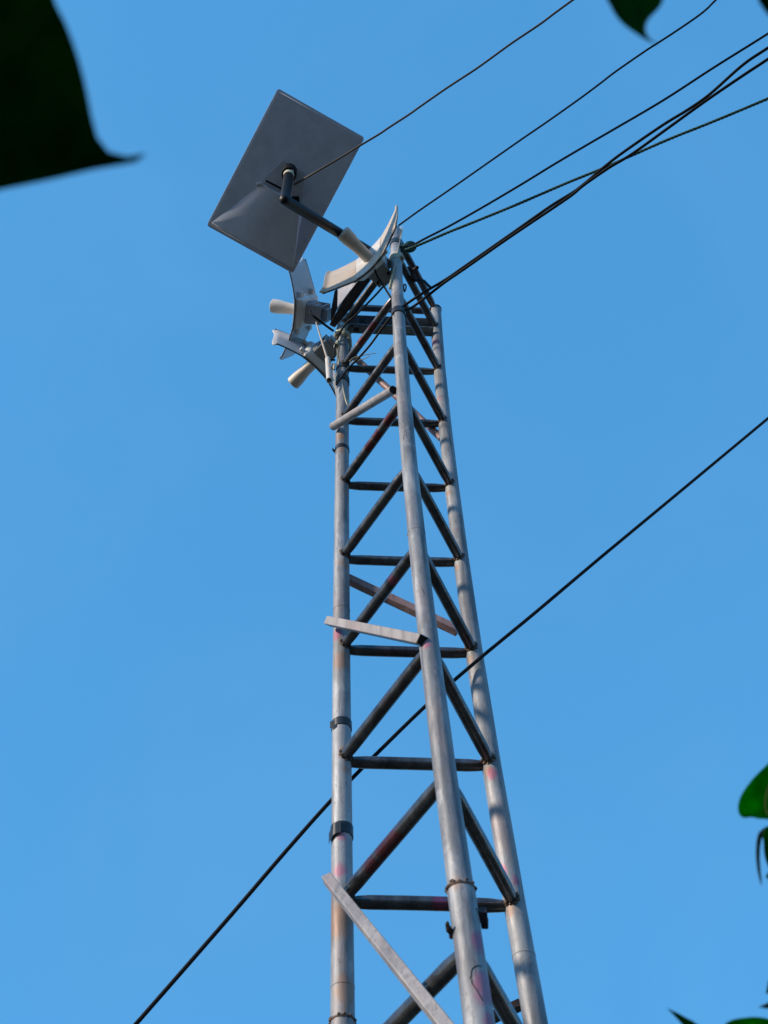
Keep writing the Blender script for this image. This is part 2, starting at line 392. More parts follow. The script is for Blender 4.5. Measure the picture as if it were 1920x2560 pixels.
def pen_mark(px, i, r=.0007):
    d0 = leg_depth(i, px[len(px)//2][1]); ax = leg_px(i, px[len(px)//2][1])[0]; q = []
    for x_, y_ in px:
        v = (FW+RT*(x_-960)/FPX-UP*(y_-1280)/FPX).normalized(); c = leg_px(i, y_)[0]
        u_ = (leg_at_z(i, c.z+.1)-c).normalized(); w0 = EYE-c; a_ = v-u_*v.dot(u_); b_ = w0-u_*w0.dot(u_)
        A2, B2, C2 = a_.dot(a_), 2*a_.dot(b_), b_.dot(b_)-((RAD[i] if y_ < 2222 else .0244)+.0002)**2
        D2 = max(0, B2*B2-4*A2*C2); q.append(EYE+v*((-B2-math.sqrt(D2))/(2*A2)))
    part(MB().tube(smooth(q, 4), r, 5), 'pen_mark', M_INSIDE)
pen_mark([(1205, 2415), (1192, 2414), (1182, 2420), (1178, 2430), (1178, 2440), (1175, 2444), (1179, 2450), (1180, 2458), (1190, 2472), (1200, 2490), (1207, 2502)], 1)
pen_mark([(1016, 1086), (1010, 1087), (1009, 1094), (1010, 1100)], 1, .0005)
pen_mark([(1054, 1470), (1058, 1478), (1061, 1484)], 1, .0006)
# dark open tops: R leg is capped by a small flat flare, C leg by a plug
part(MB().tube([node(kt[1], 1), node(kt[1], 1)+Vector((0, 0, .004))], RAD[1]*.985, 20), 'leg_plug', M_DARK)
part(MB().tube([node(kt[2], 2), node(kt[2], 2)+Vector((0, 0, .006))], RAD[2]*1.12, 20), 'leg_cap', M_DARK)
BR = .0155
def crossbar(a, b, ra, rb, r=BR, flat=True):
    d = (b-a).normalized(); a2 = a+d*ra*.75; b2 = b-d*rb*.75; L = (b2-a2).length
    ts = [0, .02, .06, .12, .2, .35, .5, .65, .8, .88, .94, .98, 1]
    sg = random.uniform(-.002, .002)
    pts = [a2.lerp(b2, t)+Vector((0, 0, sg*math.sin(math.pi*t))) for t in ts]
    e = random.uniform(.74, .9) if flat else 1
    rads = [r*(e+(1-e)*min(1, min(t, 1-t)/.10)) for t in ts]
    return MB().tube(pts, rads, 16)
def bead(c, d, r=.0145, n=26):
    m = MB(); x, y = m.frame(d)
    for q in range(n):
        an = 2*math.pi*q/n+random.uniform(-.12, .12); rr = random.uniform(.0026, .0048)
        p = c+(x*math.cos(an)+y*math.sin(an))*(r+random.uniform(-.0015, .0025))+d*random.uniform(-.004, .002)
        ax = Vector((random.uniform(-.6, .6), random.uniform(-.6, .6), 1)).normalized()
        m.lathe(p-ax*rr, ax, [(0, rr*.4), (rr*.6, rr*.95), (rr*1.4, rr*.95), (rr*2, rr*.4)], 7)
    return m
for k in range(-5, 8):
    n0, n1, n2 = node(k, 0), node(k, 1), node(k, 2)
    if k < 7: part(crossbar(n0, n2, RAD[0], RAD[2]), 'crossbar', M_BAR)
    dz = Vector((0, 0, .006))
    part(crossbar(n0+dz, n1, RAD[0], RAD[1]), 'crossbar', M_BAR)
    part(crossbar(n2+dz, n1, RAD[2], RAD[1]), 'crossbar', M_BAR)
    if k > -2:
        for i, j in ((0, 1), (2, 1)):
            d = (node(k, j)-node(k, i)).normalized()
            part(bead(node(k, i)+Vector((0, 0, .006))+d*(RAD[i]-.001), d), 'weld_bead', M_WELD)
# the short top ring
part(crossbar(node(7.5, 2), node(7.52, 1), RAD[2], RAD[1]), 'crossbar', M_BAR)
part(crossbar(node(7.47, 0), node(7.47, 2), RAD[0], RAD[2]), 'crossbar', M_BAR)
# galvanised channel laid across the back legs near the top
a = leg_px(0, 822)[0]; b = leg_px(2, 832)[0]; d = (b-a).normalized(); yv = Vector((0, 0, 1)).cross(d).normalized()
ch = MB(); c = (a+b)/2; Lh = (b-a).length/2-.020
ch.box(c+Vector((0, 0, .01))+yv*.0, (d, yv, Vector((0, 0, 1))), (Lh, .0025, .045))
ch.box(c-yv*.022+Vector((0, 0, -.034)), (d, yv, Vector((0, 0, 1))), (Lh, .0190, .0025))
ch.box(c-yv*.022+Vector((0, 0, .052)), (d, yv, Vector((0, 0, 1))), (Lh, .0190, .0025))
chan = part(ch, 'channel_beam', M_GALV, bevel=.001)
br = MB(); br.box(a+d*.050-yv*.035+Vector((0, 0, .0)), (d, yv, Vector((0, 0, 1))), (.018, .004, .045))
br.box(a+d*.055-yv*.034+Vector((0, 0, -.060)), (d, yv, Vector((0, 0, 1))), (.012, .010, .014))
part(br, 'channel_bracket', M_DARK, bevel=.001)
# braces welded on as steps
def P(px, py, d): return at(px, py, d)
e0, e1 = P(833, 1066, leg_depth(0, 1066)-.055), P(983, 975, leg_depth(1, 975)-.006)
d = (e1-e0).normalized()
part(MB().hollow(e0, e1, .0150, 20), 'step_pipe', M_BRACE)
part(MB().tube([e1-d*.030, e1-d*.0012], .0131, 20), 'pipe_opening', M_INSIDE)
part(MB().tube([P(872, 880, leg_depth(0, 880)+.045), P(1104, 1096, leg_depth(2, 1096)+.045)], .0135, 16), 'rear_brace', M_PINKBRACE)
def square(e0, e1, h, ref, name, m, hollow=False, roll=0):
    e0, e1 = Vector(e0), Vector(e1); d = (e1-e0).normalized(); x = Matrix.Rotation(R(roll), 3, d) @ ref.cross(d).normalized(); y = d.cross(x)
    c = (e0+e1)/2; part(MB().box(c, (d, x, y), ((e1-e0).length/2, h, h)), name, m, bevel=.0022)
    if hollow: part(MB().box(e1+d*.0006, (d, x, y), (.0010, h-.0015, h-.0015)), 'tube_opening', M_INSIDE)
square(P(822, 1553, leg_depth(0, 1553)-.052), P(1056, 1601, leg_depth(1, 1601)-.034), .0120, Vector((0, 0, 1)), 'step_tube', M_BRACE, True)
square(P(866, 1446, leg_depth(0, 1446)+.045), P(1146, 1578, leg_depth(2, 1578)+.045), .0125, Vector((0, 0, 1)), 'rear_brace', M_PINKBRACE)
square(P(818, 2196, leg_depth(0, 2196)-.050), P(1185, 2655, leg_depth(1, 2655)-.040), .0108, (-FW).normalized(), 'step_tube', M_BRACE, False, 24)
e0, e1 = P(850, 2730, leg_depth(0, 2700)+.05), P(1312, 2514, leg_depth(2, 2514)+.035)
d = (e1-e0).normalized(); x, y = MB().frame(d); m = MB(); cc = (e0+e1)/2; hl = (e1-e0).length/2
m.box(cc, (d, x, y), (hl, .013, .0018)); m.box(cc+x*.0112+y*.013, (d, x, y), (hl, .0018, .0112))
part(m, 'rear_brace', M_DARK, 'dark rust-red angle iron brace', .0006)
# top plates at the left leg
lt = node(7.0, 0)
vdir = lambda p: (EYE-p).normalized()
dp = [P(824, 812, 4.50), P(836, 818, 4.50), P(868, 780, 4.49), P(930, 694, 4.46), P(952, 664, 4.45), P(940, 652, 4.45), P(905, 690, 4.465), P(858, 752, 4.49)]
part(MB().poly(dp, Vector((-.2, -.75, -.6)).normalized(), .010), 'flat_bar', M_DARK, bevel=.0012)
gn = Vector((-.80, -.60, .05)).normalized(); gp = node(7.0, 0)+Vector((-.012, -.035, 0))
def on_plane(px, py):
    v = FW + RT*(px-960)/FPX - UP*(py-1280)/FPX; return EYE+v*((gp-EYE).dot(gn)/v.dot(gn))
wp = [on_plane(*q) for q in ((841, 728), (868, 712), (897, 702), (889, 724), (872, 748), (856, 772), (846, 784), (841, 770))]
part(MB().poly(wp, gn, .006), 'gusset_plate', M_BRACE, bevel=.001)
tk = [P(838, 728, 4.56), P(843, 724, 4.56), P(842, 770, 4.58), P(828, 806, 4.58), P(830, 770, 4.57)]
part(MB().poly(tk, Vector((-.6, -.6, -.5)).normalized(), .008), 'edge_strip', M_DARK)
part(MB().tube([node(6.9, 0), node(6.9, 0)+Vector((0, 0, .016))], .0262, 20), 'hose_clamp', M_SILVER)

# ------------------------------------------------------------------ flat rectangular antenna on its bent mast
RP = Matrix(((.8555, .5239, .0219), (.4688, -.7456, -.4785), (-.2348, .4201, -.8779)))
PP = EYE+Vector((-.322, 1.3552, 4.235))
flat = thing('flat_antenna', PP, 'large dark grey rectangular flat antenna on a bent mast above the tower', 'antenna')
flat.matrix_world = Matrix.Translation(PP) @ RP.to_4x4()
IP = flat.matrix_world.inverted()
# local: x short side, y long side, z out of the back towards the eye
W2, L2 = .1915, .297
pm = MB()
def rrect(w_, l_, r_, z_, n=6):
    o = []
    for cx, cy, a0 in ((w_-r_, l_-r_, 0), (-w_+r_, l_-r_, 90), (-w_+r_, -l_+r_, 180), (w_-r_, -l_+r_, 270)):
        for q in range(n+1):
            an = R(a0+90*q/n); o.append(Vector((cx+r_*math.cos(an), cy+r_*math.sin(an), z_)))
    return o
def loft(m, rings):
    b = len(m.v); n = len(rings[0])
    for r_ in rings: m.v += r_
    for i in range(len(rings)-1):
        for k in range(n):
            q = (k+1) % n; m.f.append((b+i*n+k, b+i*n+q, b+(i+1)*n+q, b+(i+1)*n+k))
    m.f.append(tuple(b+k for k in range(n-1, -1, -1))); e = b+(len(rings)-1)*n; m.f.append(tuple(e+k for k in range(n)))
loft(pm, [rrect(W2-.002, L2-.002, .010, -.012), rrect(W2, L2, .011, -.009), rrect(W2, L2, .011, -.001), rrect(W2-.002, L2-.002, .010, .0)])
pm.build('panel', M_PANEL, flat, None, 0, 30)
# the back rises as a faceted shell from the rim towards the hub, with a keystone outline
def px2loc(px, py, z):                          # picture point -> local on plane z of the panel
    v = FW + RT*(px-960)/FPX - UP*(py-1280)/FPX; o = IP @ EYE; dv = (IP.to_3x3() @ v); t = (z-o.z)/dv.z; return o+dv*t
def z2(X, Y): return (480+X/3.456, 190+Y/3.456)
hubz = .014; wz = .034
rim = [Vector((sx*(W2-.006), sy*(L2-.006), .0005)) for sx, sy in ((-1, 1), (1, 1), (1, -1), (-1, -1))]
hub = [px2loc(*z2(*q), hubz) for q in ((790, 720), (985, 830), (945, 1125), (590, 905))]
sh = MB(); sh.v = rim+hub
sh.f = [(0, 1, 5, 4), (1, 2, 6, 5), (2, 3, 7, 6), (3, 0, 4, 7), (4, 5, 6, 7), (0, 3, 2, 1)]
sh.build('back_shell', M_PANEL, flat, None, .006, 60)
# the wedge that rises from the lower edge of the panel up to the hub
wd = MB()
lo = [px2loc(*z2(*q), .0035) for q in ((165, 1268), (520, 1475), (872, 1668))]
hi = [px2loc(*z2(*q), z_) for q, z_ in (((612, 930), hubz+.0008), ((770, 1030), .040), ((938, 1130), .052))]
fo = [px2loc(*z2(*q), hubz-.004) for q in ((560, 905), (770, 1010), (968, 1120))]
rows = [lo, hi, fo]
wd.v = [p for r_ in rows for p in r_]+[Vector((p.x, p.y, -.002)) for r_ in (lo, fo) for p in r_]
for i in range(2):
    for j in range(2): wd.f.append((i*3+j, i*3+j+1, i*3+j+4, i*3+j+3))
wd.f += [(0, 3, 6, 12, 9), (2, 11, 14, 8, 5), (9, 12, 13, 10), (10, 13, 14, 11), (0, 9, 10, 1), (1, 10, 11, 2), (6, 7, 13, 12), (7, 8, 14, 13)]
wd.build('wedge', M_PANEL, flat, None, .003, 40)
hb = MB(); hp = [px2loc(*z2(*q), hubz) for q in ((790, 724), (983, 833), (945, 1120), (800, 1040), (600, 900))]
hb.poly(hp, (0, 0, 1), .006); hb.build('hub_plate', M_PANEL2, flat, None, .0015)
ft = MB(); q0, q1 = px2loc(*z2(640, 905), hubz+.014), px2loc(*z2(775, 975), hubz+.014)
ft.tube([q0, q1], .004, 8); ft.build('lever', M_BLACK, flat)
fp = MB(); c0 = px2loc(*z2(895, 1065), hubz+.012); fp.box(c0, ((.87, .5, 0), (-.5, .87, 0), (0, 0, 1)), (.014, .011, .004)); fp.build('socket_cover', M_BLACK, flat, None, .001)
fl = MB(); c0 = px2loc(*z2(590, 935), hubz+.002); fl.box(c0, ((.87, .5, 0), (-.5, .87, 0), (0, 0, 1)), (.012, .004, .008)); fl.build('latch', M_PANEL2, flat, None, .001)
elbow = P(712, 500, 3.925); sock = Vector((elbow.x+.002, elbow.y, 0)); sock.z = (EYE+Vector((0, 0, 4.165))).z
aend = P(938, 637, 4.50)
MBt = MB(); RM = .0185
MBt.tube([IP @ p for p in [elbow+Vector((0, 0, -.012)), elbow+Vector((0, 0, -.009)), elbow, elbow+Vector((0, 0, .05)), sock]], [RM*.5, RM*.8, RM, RM, RM], 24)
MBt.build('mast', M_PIPE, flat)
dd = (aend-elbow).normalized()
am = MB(); am.tube([IP @ p for p in [elbow-dd*.0185, elbow-dd*.0165, elbow-dd*.012, elbow-dd*.005, elbow+dd*.01, elbow.lerp(aend, .5), aend]], [.004, .0115, .0165, .0192, .0196, .0196, .0196], 24)
am.build('arm', M_PIPE, flat)
cl = MB(); cl.tube([IP @ (sock+Vector((0, 0, -.030))), IP @ (sock+Vector((0, 0, .004)))], RM*1.14, 24); cl.build('collar', M_TIE, flat)
kn = MB(); ks = IP @ (sock+Vector((.014, -.014, .010))); kn.lathe(ks, (IP.to_3x3() @ Vector((0, 0, 1))), [(-.022, .003), (-.018, .006), (.012, .006), (.016, .003)], 10)
kn.build('clamp_bolt', M_SILVER, flat)
sk = MB(); sk.tube([IP @ (sock+Vector((0, 0, -.002))), IP @ (sock+Vector((0, .006, .07)))], .028, 20); sk.build('socket', M_BLACK, flat)

# ------------------------------------------------------------------ the three winged reflector antennas
AW, AH, AY, AS, AL, AHS = .203, .100, 1.3466, .0671, .136, .116
def make_antenna():
    root = thing('reflector_antenna', (0, 0, 0), '', 'antenna', 'white winged reflector antennas on the tower top')

    def surf(y, z): return Vector((AY*y*y-.15*z*z, y, z))
    def nrm(y, z): return Vector((1, -2*AY*y, .3*z)).normalized()
    def wsurf(y, z):
        q = max(0, y-AS); return Vector((AY*AS*AS+.30*q+.48*q*q-.15*z*z, y, z))
    def wnrm(y, z): return Vector((1, -(.30+.96*max(0, y-AS)), .3*z)).normalized()
    def centre(u, v):
        y = (u*2-1)*AS; k = v*2-1; z = k*AHS*(1-.06*(y/AS)**2); return surf(y, z)+Vector((.002, 0, 0)), nrm(y, z)
    MB().sheet(centre, 12, 10, .005).build('centre_panel', M_WHITE, root, None, .0015)
    for sg in (-1, 1):
        def wing(u, v, sg=sg):
            k = v*2-1
            ys = AS*1.03-.006*k*k
            ye = AW*(.955+.075*max(0, k)**4-.05*max(0, -k)**5 if sg > 0 else 1.06-.09*k**4)
            y = ys+(ye-ys)*u
            hh = AHS*.99*(1-u)+AH*u-.003*math.sin(math.pi*u)
            z = k*hh
            p = wsurf(y, z)
            if u > .90: p = p+Vector(((.010 if sg > 0 else .006)*((u-.90)/.10)**1.5, 0, 0))
            p.y *= sg; n_ = wnrm(y, z); n_.y *= sg
            return p, n_
        MB().sheet(wing, 20, 12, .006).build('wing_panel', M_RIB, root, None, .0018)
    for sg, zs in ((-1, 1), (0, 1), (1, 1), (-1, -1), (0, -1), (1, -1)):     # dark strips added as the rim's shade along each piece's edges
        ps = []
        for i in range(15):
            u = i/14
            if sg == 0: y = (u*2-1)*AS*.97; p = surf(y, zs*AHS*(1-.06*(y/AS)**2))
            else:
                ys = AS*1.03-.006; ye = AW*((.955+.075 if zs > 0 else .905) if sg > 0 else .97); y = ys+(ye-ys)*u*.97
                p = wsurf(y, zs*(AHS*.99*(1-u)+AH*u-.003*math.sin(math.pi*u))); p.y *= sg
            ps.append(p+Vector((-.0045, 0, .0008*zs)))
        MB().tube(ps, .0028, 8).build('edge_shade', M_TAPE, root)
    MB().lathe((-.004, 0, 0), (1, 0, 0), [(0, .027), (.006, .0245), (.02, .0232), (.070, .0236), (.092, .0262), (.118, .0298), (.142, .0306), (.150, .0298), (.153, .026), (.154, .015)], 28).build('feed_horn', M_FEED, root)
    sk = MB(); X, Y, Z = Vector((1, 0, 0)), Vector((0, 1, 0)), Vector((0, 0, 1))
    def ring_(xx, hy, hz, r_=.012): return [Vector((xx, p.x, p.y)) for p in rrect(hy, hz, r_, 0, 4)]
    loft(sk, [ring_(-.001, .066, .104), ring_(-.010, .068, .104), ring_(-.026, .060, .090), ring_(-.030, .054, .082)])
    sk.build('back_shell', M_WHITE, root, None, 0, 40)
    bx = MB(); X, Y, Z = Vector((1, 0, 0)), Vector((0, 1, 0)), Vector((0, 0, 1))
    bx.box((-.030, 0, 0), (X, Y, Z), (.026, .045, .046)); bx.box((-.060, 0, -.002), (X, Y, Z), (.008, .037, .038))
    radio = bx.build('radio_box', M_GREYP, root, None, .004)
    rb = MB()
    for yy in (-.028, -.012): rb.box((-.030, yy, -.0475), (X, Y, Z), (.020, .0022, .0030))
    rb.box((-.030, .0465, .0), (X, Y, Z), (.018, .0028, .030)); rb.box((-.030, .022, -.0475), (X, Y, Z), (.016, .014, .0028))
    rb.build('rib', M_GREYP, radio, None, .001)
    fr = MB()
    for sz in (-1, 1): fr.box((-.062, 0, sz*.053), (X, Y, Z), (.038, .040, .0035))
    for sy in (-1, 1): fr.box((-.0965, sy*.034, 0), (X, Y, Z), (.0035, .006, .0495))
    fr.build('bracket', M_GREYP, root, None, .0012)
    cl_ = MB(); cl_.box((-.110, 0, 0), (X, Y, Z), (.0095, .026, .030)); cl_.build('pole_clamp', M_GREYP, root, None, .002)
    for sy in (-1, 1): MB().lathe((-.080, sy*.028, .052), (0, 0, 1), [(0, .007), (.010, .007), (.011, .004), (.016, .004)], 6).build('bolt', M_DARK, root)
    for sy in (-1, 1):
        for sz in (-1, 1):
            yy = sy*(AS+.006); p = surf(abs(yy), .07)
            MB().box((p.x-.014, yy, .066*sz), (X, Y, Z), (.007, .018, .013)).build('wing_clip', M_WHITE, root, None, .003)
    return root
def copy_tree(o, parent=None):
    c = o.copy(); COL.objects.link(c)
    if parent: c.parent = parent
    for ch_ in list(o.children): copy_tree(ch_, c)
    return c
def tilt_up(rm, deg):                                # the dish tipped back about its long axis
    return (Matrix(rm) @ Matrix.Rotation(R(-deg), 3, 'Y'))
ANT = [((-.0089, 1.6301, 4.0867), ((-.6653, .7458, .0330), (-.7455, -.6661, .0247), (.0404, -.0082, .9992)),
        'cream ribbed reflector antenna facing the camera beside the front leg top'),
       ((-.3026, 1.9462, 4.3266), ((-.9664, .1468, .2108), (-.0831, -.9552, .2840), (.2431, .2570, .9353)),
        'white reflector antenna with its horn pointing straight left, just below the flat panel'),
       ((-.2567, 2.1024, 4.1654), ((-.7352, -.6774, .0250), (.6680, -.7178, .1961), (-.1149, .1608, .9803)),
        'lowest white reflector antenna with its horn pointing down to the left')]
proto = make_antenna()
for i, (pos, rm, lb) in enumerate(ANT):
    o = proto if i == 0 else copy_tree(proto)
    q = (tilt_up(rm, 7) if i == 1 else Matrix(rm) @ Matrix.Rotation(R(180), 3, 'X') if i == 0 else Matrix(rm)).to_quaternion(); o.rotation_mode = 'QUATERNION'; o.rotation_quaternion = q; o.location = EYE+Vector(pos); o['label'] = lb
    if i:                                            # these are cleaner, shade in their colour; the first has dirt and warm sunlight
        for c in o.children:
            if c.name.startswith('wing_panel'): c.material_slots[0].link = 'OBJECT'; c.material_slots[0].material = M_RIBW
bpy.context.view_layer.update()

# ------------------------------------------------------------------ whip antenna in its white tube
def zb(X, Y): return (660+X/5.821, 620+Y/5.821)
def z1(X, Y): return (660+X/3.318, 480+Y/3.318)
t0 = P(*zb(950, 1930), 4.13); t1 = P(*zb(930, 1622), 4.27)
whip = thing('whip_antenna', t0, 'small white tube with a slim pointed rod, strapped to the left leg', 'antenna')
m = MB(); d = (t1-t0).normalized(); x, y = m.frame(d); nseg = 24; b0 = 0; rw = .0112
cut = (EYE-t0).normalized()
rings = []
for rr, base in ((rw, True), (rw-.0016, False)):
    top, bot = [], []
    for k in range(nseg):
        a = 2*math.pi*k/nseg; o = x*math.cos(a)*rr+y*math.sin(a)*rr
        # oblique cut at the lower end
        n_ = (cut*.9 - RT*.25 - d*.55).normalized(); s_ = -(o.dot(n_))/d.dot(n_)
        bot.append(t0+o+d*s_); top.append((t1 if base else t1-d*.01)+o)
    rings.append((top, bot))
loft(m, [rings[0][0], rings[0][1], rings[1][1], rings[1][0]])
m.build('tube', M_WHITE, whip, t0)
r0 = P(*zb(922, 1606), 4.27); r1 = P(*zb(757, 1078), 4.36)
MB().tube([r0, r0.lerp(r1, .5), r1], [.0052, .0042, .0026], 10).build('rod', M_FEED, whip, t0)
MB().lathe(t1-d*.004, d, [(0, .0116), (.008, .0116), (.014, .006), (.02, .005)], 16).build('cap', M_WHITE, whip, t0)
lgp = leg_px(0, 905)[0]
m = MB(); m.tube([P(*zb(955, 1630), 4.26), P(*zb(1030, 1628), 4.27)], .0045, 8); m.build('bracket', M_BLACK, whip, t0)
m = MB(); m.tube([P(*zb(990, 1690), 4.22), P(*zb(1025, 1690), 4.22), P(*zb(1020, 1770), 4.20)], .005, 8); m.build('strap', M_TIE, whip, t0)
m = MB(); m.poly([P(*zb(1000, 1760), 4.18), P(*zb(1040, 1830), 4.16), P(*zb(1040, 2080), 4.08), P(*zb(1005, 1990), 4.11)], vdir(t0), .004); m.build('tube_bracket', M_WHITE, whip, t0)

# ------------------------------------------------------------------ cables
def cable(name, pts, r, m, label, cat='cable', n=6, res=10, group=None, twist=False, both=False):
    pts = [Vector(p) for p in pts]
    if twist or group or both:                   # the span carries on well out of the picture
        d_ = (pts[-1]-pts[-2]).normalized(); pts += [pts[-1]+d_*t+Vector((0, 0, .003*t*t)) for t in (1, 3, 7, 14)]
    if both: d_ = (pts[0]-pts[1]).normalized(); pts = [pts[0]+d_*t for t in (14, 6, 2)]+pts
    pp = smooth(pts, n); o_ = pp[0]
    if not twist:
        c = MB().tube(pp, r, res)
    else:
        c = MB(); pp = smooth(pts, 40)
        for s_ in range(3):
            q = []; L_ = 0
            for i, p in enumerate(pp):
                if i: L_ += (p-pp[i-1]).length
                dd_ = (pp[min(i+1, len(pp)-1)]-pp[max(i-1, 0)]).normalized(); x_, y_ = c.frame(dd_)
                an = L_/.045*2*math.pi+s_*2.094; q.append(p+x_*math.cos(an)*r*.5+y_*math.sin(an)*r*.5)
            c.tube(q, r*.56, 6)
    return tag(c.build(name, m, None, o_), label, cat, group)
GR = 'overhead cables running off to the right'
zc = 4.12
top = [P(735, 462, 4.17)]+[at_z(x_, y_, zc-.0) for x_, y_ in ((785, 433), (850, 395), (900, 364), (947, 336), (972, 319), (1023, 286), (1048, 268), (1102.5, 230), (1131.5, 210.5), (1186, 175), (1225.5, 147), (1280, 107.5), (1348.5, 61.5), (1388, 32), (1432, 0), (1520, -62), (1680, -176))]
cable('overhead_cable', top, .0040, M_TAN, 'topmost overhead cable, plugged into the back of the flat rectangular antenna', group=GR)
zc = 4.42
cable('overhead_cable', [at_z(x_, y_, zc) for x_, y_ in ((996, 564), (1050, 525), (1120, 477), (1200, 421), (1300, 351), (1370, 303), (1449.5, 246.6), (1500, 209), (1539, 179), (1614, 127), (1650, 104), (1692, 76.6), (1741, 43), (1767, 22.4), (1789.5, 0), (1850, -55), (1980, -150))],
      .0041, M_NAVY, 'wavy overhead cable leaving from behind the cream reflector, second from the top', group=GR)
zc = 4.25
cable('overhead_cable', [P(1000, 627.6, leg_depth(1, 627)-.03)]+[at_z(x_, y_, zc) for x_, y_ in ((1027.7, 615.3), (1061.5, 597), (1120, 567), (1200, 522), (1300, 463), (1380, 414), (1464.4, 364), (1531.7, 325), (1658.7, 250.4), (1785.8, 168), (1920, 84), (2080, -20))],
      .0046, M_NAVY, 'straight blue black overhead cable tied on just above the green rope', group=GR)
zc = 4.22
cable('guy_rope', [P(1004, 628, leg_depth(1, 628)-.02)]+[at_z(x_, y_, zc) for x_, y_ in ((1030.7, 619), (1064.5, 605), (1092, 593), (1120, 581), (1200, 549), (1300, 508), (1412, 459.6), (1509, 420), (1584, 386.8), (1673.7, 347.5), (1785.8, 302.7), (1920, 246.6), (2080, 178))],
      .0058, M_ROPE, 'dark green twisted rope crossing under the other overhead cables', 'rope', twist=True)
zc = 3.70
cable('overhead_cable', [P(984, 786, leg_depth(1, 786)-.031), P(1006.6, 767, leg_depth(1, 767)-.03)]+[at_z(x_, y_, zc) for x_, y_ in ((1051.8, 736), (1112, 700), (1160, 667), (1273, 588), (1374.7, 516.5), (1442, 474), (1509, 418.5), (1557.8, 381), (1655, 314), (1720, 274), (1774.6, 235.4), (1856.8, 162.6), (1920, 119.6), (2040, 40))],
      .0050, M_BLACK, 'upper cable of the black pair looped round the front leg', group=GR)
zc = 3.675
cable('overhead_cable', [P(986, 790, leg_depth(1, 790)-.030), P(1006.6, 778, leg_depth(1, 778)-.029)]+[at_z(x_, y_, zc) for x_, y_ in ((1030.7, 768), (1067, 741), (1112, 706), (1160, 673), (1273, 594), (1386, 518), (1430.8, 487), (1460.7, 462), (1524, 418.5), (1580, 385), (1673.7, 317.6), (1767, 250.4), (1860.5, 186.8), (1920, 147.6), (2040, 66))],
      .0050, M_BLACK, 'lower cable of the black pair looped round the front leg', group=GR)
# the thick line that threads through the tower
dA = leg_depth(2, 1655)-.045; dB = leg_depth(0, 1985)+.060
iA, iB = 1/dA, 1/dB
def through(px, py): return P(px, py, 1/max(.12, iB+(iA-iB)*(px-838)/(1196-838)))
cable('service_cable', [through(x_, y_) for x_, y_ in ((150, 2778), (340, 2560), (480, 2400), (600, 2262), (720, 2122), (838, 1990), (960, 1866), (1078, 1752), (1196, 1649), (1340, 1530), (1500, 1395), (1700, 1229), (1920, 1046), (2150, 855))],
      .0050, M_BLACK, 'thick straight black cable passing low through the tower from lower left to right', both=True)
# loose drops about the tower head
cable('drop_cable', [P(*z1(a_, b_), d_) for a_, b_, d_ in ((918, 640, 4.22), (940, 700, 4.20), (990, 775, 4.18), (1050, 872, 4.10), (1105, 948, 4.0), (1085, 1000, 3.93))], .0040, M_BLACK, 'short black cable dropping from the cream reflector to the front leg')
cable('drop_cable', [P(*z1(a_, b_), d_) for a_, b_, d_ in ((985, 788, 4.17), (930, 850, 4.22), (870, 912, 4.30), (760, 1022, 4.42), (680, 1092, 4.46), (620, 1190, 4.44), (592, 1275, 4.40), (582, 1370, 4.33))], .0042, M_BLACK, 'black cable curving from the cream reflector down along the left leg')
cable('drop_cable', [P(*z1(a_, b_), d_) for a_, b_, d_ in ((1055, 1035, 3.93), (980, 1132, 3.93), (880, 1270, 3.94), (780, 1382, 3.96), (700, 1462, 3.98), (640, 1542, 4.02), (600, 1600, 4.06))], .0042, M_BLACK, 'black cable slanting from the pair on the front leg to the left leg tape')
cable('drop_cable', [P(*z1(a_, b_), d_) for a_, b_, d_ in ((382, 985, 4.46), (388, 1010, 4.45), (430, 1045, 4.44), (500, 1098, 4.46), (575, 1152, 4.50))], .0050, M_BLACK, 'short black cable under the left pointing horn antenna box')
cable('drop_cable', [P(*z1(a_, b_), d_) for a_, b_, d_ in ((1240, 735, 4.45), (1290, 733, 4.42), (1325, 738, 4.38), (1352, 765, 4.32), (1385, 797, 4.25))], .0060, M_BLACK, 'short bent black cable end at the right top bar')
cable('thin_wire', [P(*zb(a_, b_), d_) for a_, b_, d_ in ((1240, 1650, 4.20), (1300, 1600, 4.2), (1420, 1565, 4.2), (1630, 1528, 4.2))], .0015, M_TIE, 'thin pale wire tail sticking out right of the left leg', 'wire')
cable('thin_wire', [P(*zb(a_, b_), d_) for a_, b_, d_ in ((1250, 1665, 4.19), (1360, 1640, 4.18), (1460, 1610, 4.18), (1540, 1565, 4.18))], .0015, M_TIE, 'shorter pale wire tail curling below the other one', 'wire')

